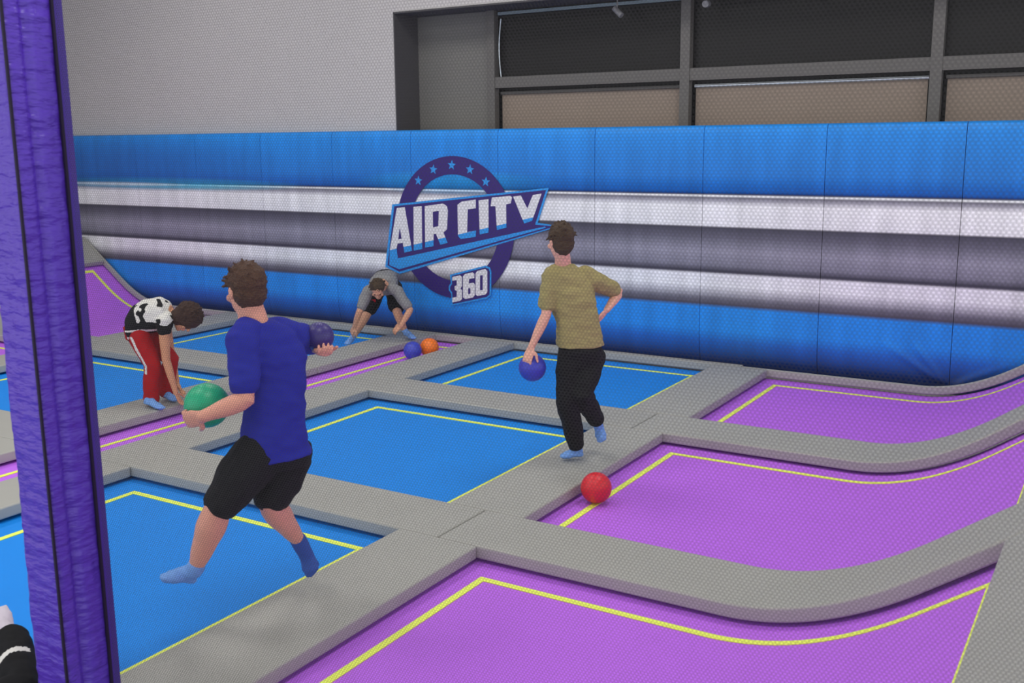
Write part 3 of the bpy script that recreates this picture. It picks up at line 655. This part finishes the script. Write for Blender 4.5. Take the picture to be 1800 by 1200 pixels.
def personB():
    j={k:Vector(v) for k,v in J['B'].items()}
    P=empty('person',(-3.47,6.59,.1),'person in olive t-shirt and black trousers holding a blue ball, back to the camera','person')
    f=Vector((-.75,.655,0)).normalized(); r=Vector((.655,.75,0)); up=Vector((0,0,1))
    b=B(); h=head(b,j['head'],(-.88,.47,-.1),(-.05,0,1),1.)
    b.limb([j['head']-up*.05+Vector((.02,-.01,0)),j['neck']-up*.03],[.052,.06])
    b.loft([(c,r,w_,f,d) for c,w_,d in [(j['pel'],.14,.10),(j['waist'],.12,.09),(j['chest'],.145,.10),(L(j['chest'],j['neck'],.6),.12,.065),(j['neck'],.048,.048)]])
    for S_ in 'LR':
        b.limb([j['sh'+S_],L(j['sh'+S_],j['el'+S_],.5),j['el'+S_],L(j['el'+S_],j['wr'+S_],.3),j['wr'+S_]],[.05,.043,.037,.038,.025])
        b.limb([j['hip'+S_],j['kn'+S_],j['an'+S_]],[.08,.055,.036])
    bl=j['ballL']
    hand(b,j['wrL'],(j['hL']-j['wrL']),(bl-j['wrL']),1,.45,1.)
    hand(b,j['wrR'],(j['hR']-j['wrR']),Vector((-.6,-.2,0)),1,.5,1.)
    build(b,'body',M_skinB,P,.005,3)
    eyes(*h,P); hair(*h,P,M_hB,1.,1.03,1.08,2,40)
    s=B(); hem=L(j['pel'],j['waist'],.12)
    s.loft([(c,r,w_,f,d) for c,w_,d in [(hem,.178,.14),(j['waist'],.158,.13),(j['chest'],.175,.13),(L(j['chest'],j['neck'],.6),.165,.10),(L(j['chest'],j['neck'],.95),.075,.075)]])
    for S_,q in (('L',.72),('R',.75)): s.limb([L(j['sh'+S_],j['neck'],.35),j['sh'+S_],L(j['sh'+S_],j['el'+S_],q)],[.068,.07,.064])
    build(s,'t_shirt',M_olive,P,.008,4,.011,9,(1,1,1.8))
    q=B(); q.loft([(c,r,w_,f,d) for c,w_,d in [(L(j['pel'],j['waist'],.25),.148,.12),(j['pel'],.165,.14),(L(j['hipL'],j['hipR'],.5)-up*.06,.165,.13)]])
    for S_ in 'LR': q.limb([j['hip'+S_],L(j['hip'+S_],j['kn'+S_],.5),j['kn'+S_],L(j['kn'+S_],j['an'+S_],.5),L(j['kn'+S_],j['an'+S_],.93)],[.105,.098,.085,.076,.066])
    build(q,'trousers',M_blk,P,.008,4,.010,9)
    foot('sock',j['anL'],j['heelL'],j['toeL'],M_sockb,P,.95,shank=j['knL'])
    foot('sock',j['anR'],j['heelR'],j['toeR'],M_sockb,P,1.,sole=(.5,-.6,.3),shank=j['knR'])
    ball(bl,.1,(52,58,178),'blue ball held low in the hand of the olive shirted person')
personB()
def personC():
    j={k:Vector(v) for k,v in J['C'].items()}
    P=empty('person',(-7.9,9.85,.05),'person in grey t-shirt and black shorts bending down facing the camera by the wall','person')
    r=Vector((-.85,-.52,0)); ax=(j['neck']-j['pel']).normalized(); f=r.cross(ax)*1.0
    if f.z>0:f=-f
    b=B(); h=head(b,j['head'],(.36,-.6,-.8),(.38,-.62,.6),.98)
    b.limb([j['head']-h[2]*.05-h[1]*.02,j['neck']],[.052,.06])
    tor=[(j['pel'],.14,.11),(j['waist'],.135,.10),(j['chest'],.16,.11),(L(j['chest'],j['neck'],.75),.14,.09),(j['neck'],.06,.06)]
    b.loft([(c,r,w_,f,d) for c,w_,d in tor])
    for S_ in 'LR':
        b.limb([j['sh'+S_],L(j['sh'+S_],j['el'+S_],.5),j['el'+S_],L(j['el'+S_],j['wr'+S_],.3),j['wr'+S_]],[.05,.045,.04,.04,.027])
        b.limb([j['hip'+S_],L(j['hip'+S_],j['kn'+S_],.5),j['kn'+S_],L(j['kn'+S_],j['an'+S_],.3),j['an'+S_]],[.085,.075,.055,.055,.036])
        hand(b,j['wr'+S_],(j['h'+S_]-j['wr'+S_]),(0,.5,-.3),1 if S_=='L' else -1,.4,1.)
    build(b,'body',M_skinC,P,.006,3)
    eyes(*h,P,.98); hair(*h,P,M_hC,.98,1.02,.95,3,30)
    s=B(); s.loft([(c,r,w_,f,d) for c,w_,d in [(L(j['pel'],j['waist'],.35),.155,.13),(j['waist'],.155,.13),(j['chest'],.175,.135),(L(j['chest'],j['neck'],.7),.16,.11),(L(j['chest'],j['neck'],.95),.08,.08)]])
    for S_ in 'LR': s.limb([L(j['sh'+S_],j['neck'],.35),j['sh'+S_],L(j['sh'+S_],j['el'+S_],.72)],[.068,.072,.066])
    build(s,'t_shirt',M_greyc,P,.009,4,.012,9)
    q=B(); q.loft([(c,r,w_,Vector(f),d) for c,w_,d in [(L(j['pel'],j['waist'],.3),.148,.12),(j['pel'],.16,.14)]])
    for S_ in 'LR': q.limb([j['hip'+S_],L(j['hip'+S_],j['kn'+S_],.5),L(j['hip'+S_],j['kn'+S_],.78)],[.11,.105,.098])
    build(q,'shorts',M_blk,P,.009,4,.01,9)
    lg_=L(j['hipL'],j['knL'],.45)+Vector((.51,-.84,0))*.112
    vv=[lg_+Vector((-.85,-.52,0))*a+Vector((0,0,c))+Vector((.51,-.84,0))*d for d in (0,.004) for a,c in ((-.05,-.012),(.05,-.02),(.05,.012),(-.05,.02))]
    mesh('shorts_mark',vv,[(0,1,2,3),(4,7,6,5),(0,4,5,1),(1,5,6,2),(2,6,7,3),(3,7,4,0)],M_crimson,P)
    foot('sock',j['anL'],j['heelL'],j['toeL'],M_sockb,P,.95,shank=j['knL'],cuff=.03); foot('sock',j['anR'],j['heelR'],j['toeR'],M_sockb,P,.95,shank=j['knR'],cuff=.03)
personC()
def personD():
    j={k:Vector(v) for k,v in J['D'].items()}
    P=empty('person',(-7.6,6.25,.1),'person in red trousers and black and white t-shirt bent over reaching down','person')
    ax=(j['neck']-j['pel']).normalized(); r=Vector((.52,-.85,0)); f=Vector((.1,.05,-1))
    b=B(); h=head(b,j['head'],(.35,.12,-.9),(.8,.5,.05),.98)
    b.limb([j['head']-h[2]*.06-h[1]*.02,j['neck']-ax*.03],[.05,.058])
    b.loft([(c,r,w_,f,d) for c,w_,d in [(j['pel'],.13,.10),(j['waist'],.12,.09),(j['chest'],.15,.11),(L(j['chest'],j['neck'],.6),.14,.085),(j['neck'],.06,.06)]])
    for S_ in 'LR':
        b.limb([j['sh'+S_],L(j['sh'+S_],j['el'+S_],.5),j['el'+S_],L(j['el'+S_],j['wr'+S_],.3),j['wr'+S_]],[.05,.047,.038,.037,.024])
        b.limb([j['hip'+S_],j['kn'+S_],j['an'+S_]],[.075,.05,.035])
        hand(b,j['wr'+S_],(j['h'+S_]-j['wr'+S_]),(.6,.4,0),1 if S_=='L' else -1,.35,.92)
    build(b,'body',M_skinD,P,.005,3)
    eyes(*h,P,.98); hair(*h,P,M_hD,1.04,1.28,1.3,5,110)
    s=B(); s.loft([(c,r,w_,f,d) for c,w_,d in [(L(j['pel'],j['waist'],-.55)+Vector((0,0,-.02)),.17,.14),(j['pel'],.17,.158),(j['waist'],.16,.15),(j['chest'],.175,.15),(L(j['chest'],j['neck'],.6),.155,.11),(L(j['chest'],j['neck'],.9),.08,.07)]])
    for S_ in 'LR': s.limb([L(j['sh'+S_],j['neck'],.35),j['sh'+S_],L(j['sh'+S_],j['el'+S_],.22)],[.068,.074,.066])
    def pick(c):
        t=(c-j['pel']).dot(ax)/(j['neck']-j['pel']).length; z=c.z-j['pel'].z
        n=noise.noise(c*9)
        if t<.2: return 1 if (c.z-j['pel'].z<-.02 and int((c.z*45))%3==0) else 0
        if z>.04+.05*n and .12<t<1.2: return 0 if noise.noise(c*16+Vector((3,1,2)))>.25 else 1
        if -.06<z<-.035 and t<.6:return 1
        return 0
    build(s,'t_shirt',M_blk,P,.008,4,.012,9,mats=[M_blk,M_white],pick=pick)
    q=B(); q.loft([(c,Vector(r),w_,Vector((.85,.52,0)),d) for c,w_,d in [(j['pel']+Vector((0,0,-.02)),.145,.12),(L(j['hipL'],j['hipR'],.5)-Vector((0,0,.04)),.155,.12)]])
    for S_ in 'LR': q.limb([j['hip'+S_],L(j['hip'+S_],j['kn'+S_],.5),j['kn'+S_],L(j['kn'+S_],j['an'+S_],.5),L(j['kn'+S_],j['an'+S_],.95)],[.10,.092,.078,.074,.070])
    k_=j['knR'];hp=j['hipR'];an=j['anR']
    def pick2(c):
        # white side stripe down the near leg
        for a,e in ((hp,k_),(k_,L(k_,an,.25))):
            t=(c-a).dot(e-a)/(e-a).length_squared
            if -.05<t<1.02:
                o=c-a.lerp(e,t)
                if o.length<.16 and o.dot(Vector((.52,-.85,0)))>.02 and abs(o.dot(Vector((.85,.52,0)))+.038)<.012: return 1
        return 0
    build(q,'trousers',M_red,P,.007,4,.010,9,mats=[M_red,M_white],pick=pick2)
    foot('sock',j['anR'],j['heelR'],j['toeR'],M_sockb,P,.92,shank=j['knR']); foot('sock',j['anL'],j['heelL'],j['toeL'],M_sockb,P,.92,shank=j['knL'])
personD()
def personE():
    P=empty('person',(-4.0,1.9,0),'person in black trousers lying at the lower left edge with one pale socked foot raised','person')
    hip=Vector((-3.92,1.88,.16)); kn=Vector((-3.78,2.30,.235)); an=Vector((-4.15,2.49,.30)); toe=Vector((-4.34,2.56,.36)); heel=Vector((-4.19,2.52,.25))
    hip2=Vector((-4.15,1.85,.15)); kn2=Vector((-4.55,1.80,.11)); an2=Vector((-4.95,1.72,.07))
    pel=Vector((-4.03,1.84,.15)); ch=Vector((-4.02,1.42,.15)); nk=Vector((-4.0,1.16,.14)); r=Vector((1,0,0)); f=Vector((0,.1,1))
    b=B(); h=head(b,(-3.99,1.0,.14),(0,.1,1),(0,-1,.1)); b.limb([h[0]+Vector((0,.05,-.02)),nk],[.05,.058])
    b.loft([(c,r,w_,f,d) for c,w_,d in [(pel,.15,.10),(L(pel,ch,.5),.14,.10),(ch,.165,.11),(L(ch,nk,.7),.15,.09),(nk,.06,.06)]])
    b.limb([hip,kn,an],[.08,.055,.036]); b.limb([hip2,kn2,an2],[.08,.055,.036])
    for q in (-1,1):
        sh=ch+Vector((q*.17,-.12,0)); el=sh+Vector((q*.14,.25,-.03)); wr=el+Vector((q*.05,.24,-.05)); b.limb([sh,el,wr],[.05,.038,.026]); hand(b,wr,(q*.1,1,-.1),(0,0,-1),-q,.2)
    build(b,'body',M_skinC,P,.006,3); eyes(*h,P); hair(*h,P,M_hB,1.,1.03,1.,8,30)
    s=B(); s.loft([(c,r,w_,f,d) for c,w_,d in [(L(pel,ch,-.1),.17,.13),(L(pel,ch,.5),.16,.13),(ch,.18,.13),(L(ch,nk,.6),.16,.10),(L(ch,nk,.9),.08,.07)]])
    for q in (-1,1): s.limb([nk.lerp(ch,.4)+Vector((q*.1,0,0)),ch+Vector((q*.17,-.12,0)),ch+Vector((q*.25,.05,-.02))],[.07,.072,.066])
    build(s,'t_shirt',M_blk,P,.009,4,.01,9)
    q=B(); q.loft([(c,r,w_,f,d) for c,w_,d in [(L(pel,ch,.15),.155,.12),(pel,.165,.13),(L(hip,hip2,.5)+Vector((0,.05,0)),.16,.12)]])
    q.limb([hip,kn,L(kn,an,.93)],[.105,.088,.07]); q.limb([hip2,kn2,L(kn2,an2,.95)],[.105,.085,.07])
    def pick(c): 
        t=(c-kn).dot(an-kn)/(an-kn).length_squared
        return 1 if .42<t<.52 and c.x<L(kn,an,t).x+.03 else 0
    build(q,'trousers',M_blk,P,.008,4,.01,9,mats=[M_blk,M_white],pick=pick)
    foot('sock',an,heel,toe,M_sockp,P,1.,sole=(-.4,.6,-.3),shank=kn); foot('sock',an2,an2+Vector((.03,-.03,-.0)),an2+Vector((-.16,.1,.0)),M_sockp,P,1.,shank=kn2)
personE()
# ---------------------------------------------------------------- loose balls
ball((-3.04,6.09,.112),.107,(214,30,44),'red ball resting on the purple ramp trampoline beside the grey pad')
ball((-7.035,9.35,.108),.105,(58,70,190),'blue ball touching the orange ball on the far narrow purple strip')
ball((-6.955,9.57,.113),.110,(250,122,20),'orange ball behind the blue ball on the far narrow purple strip')
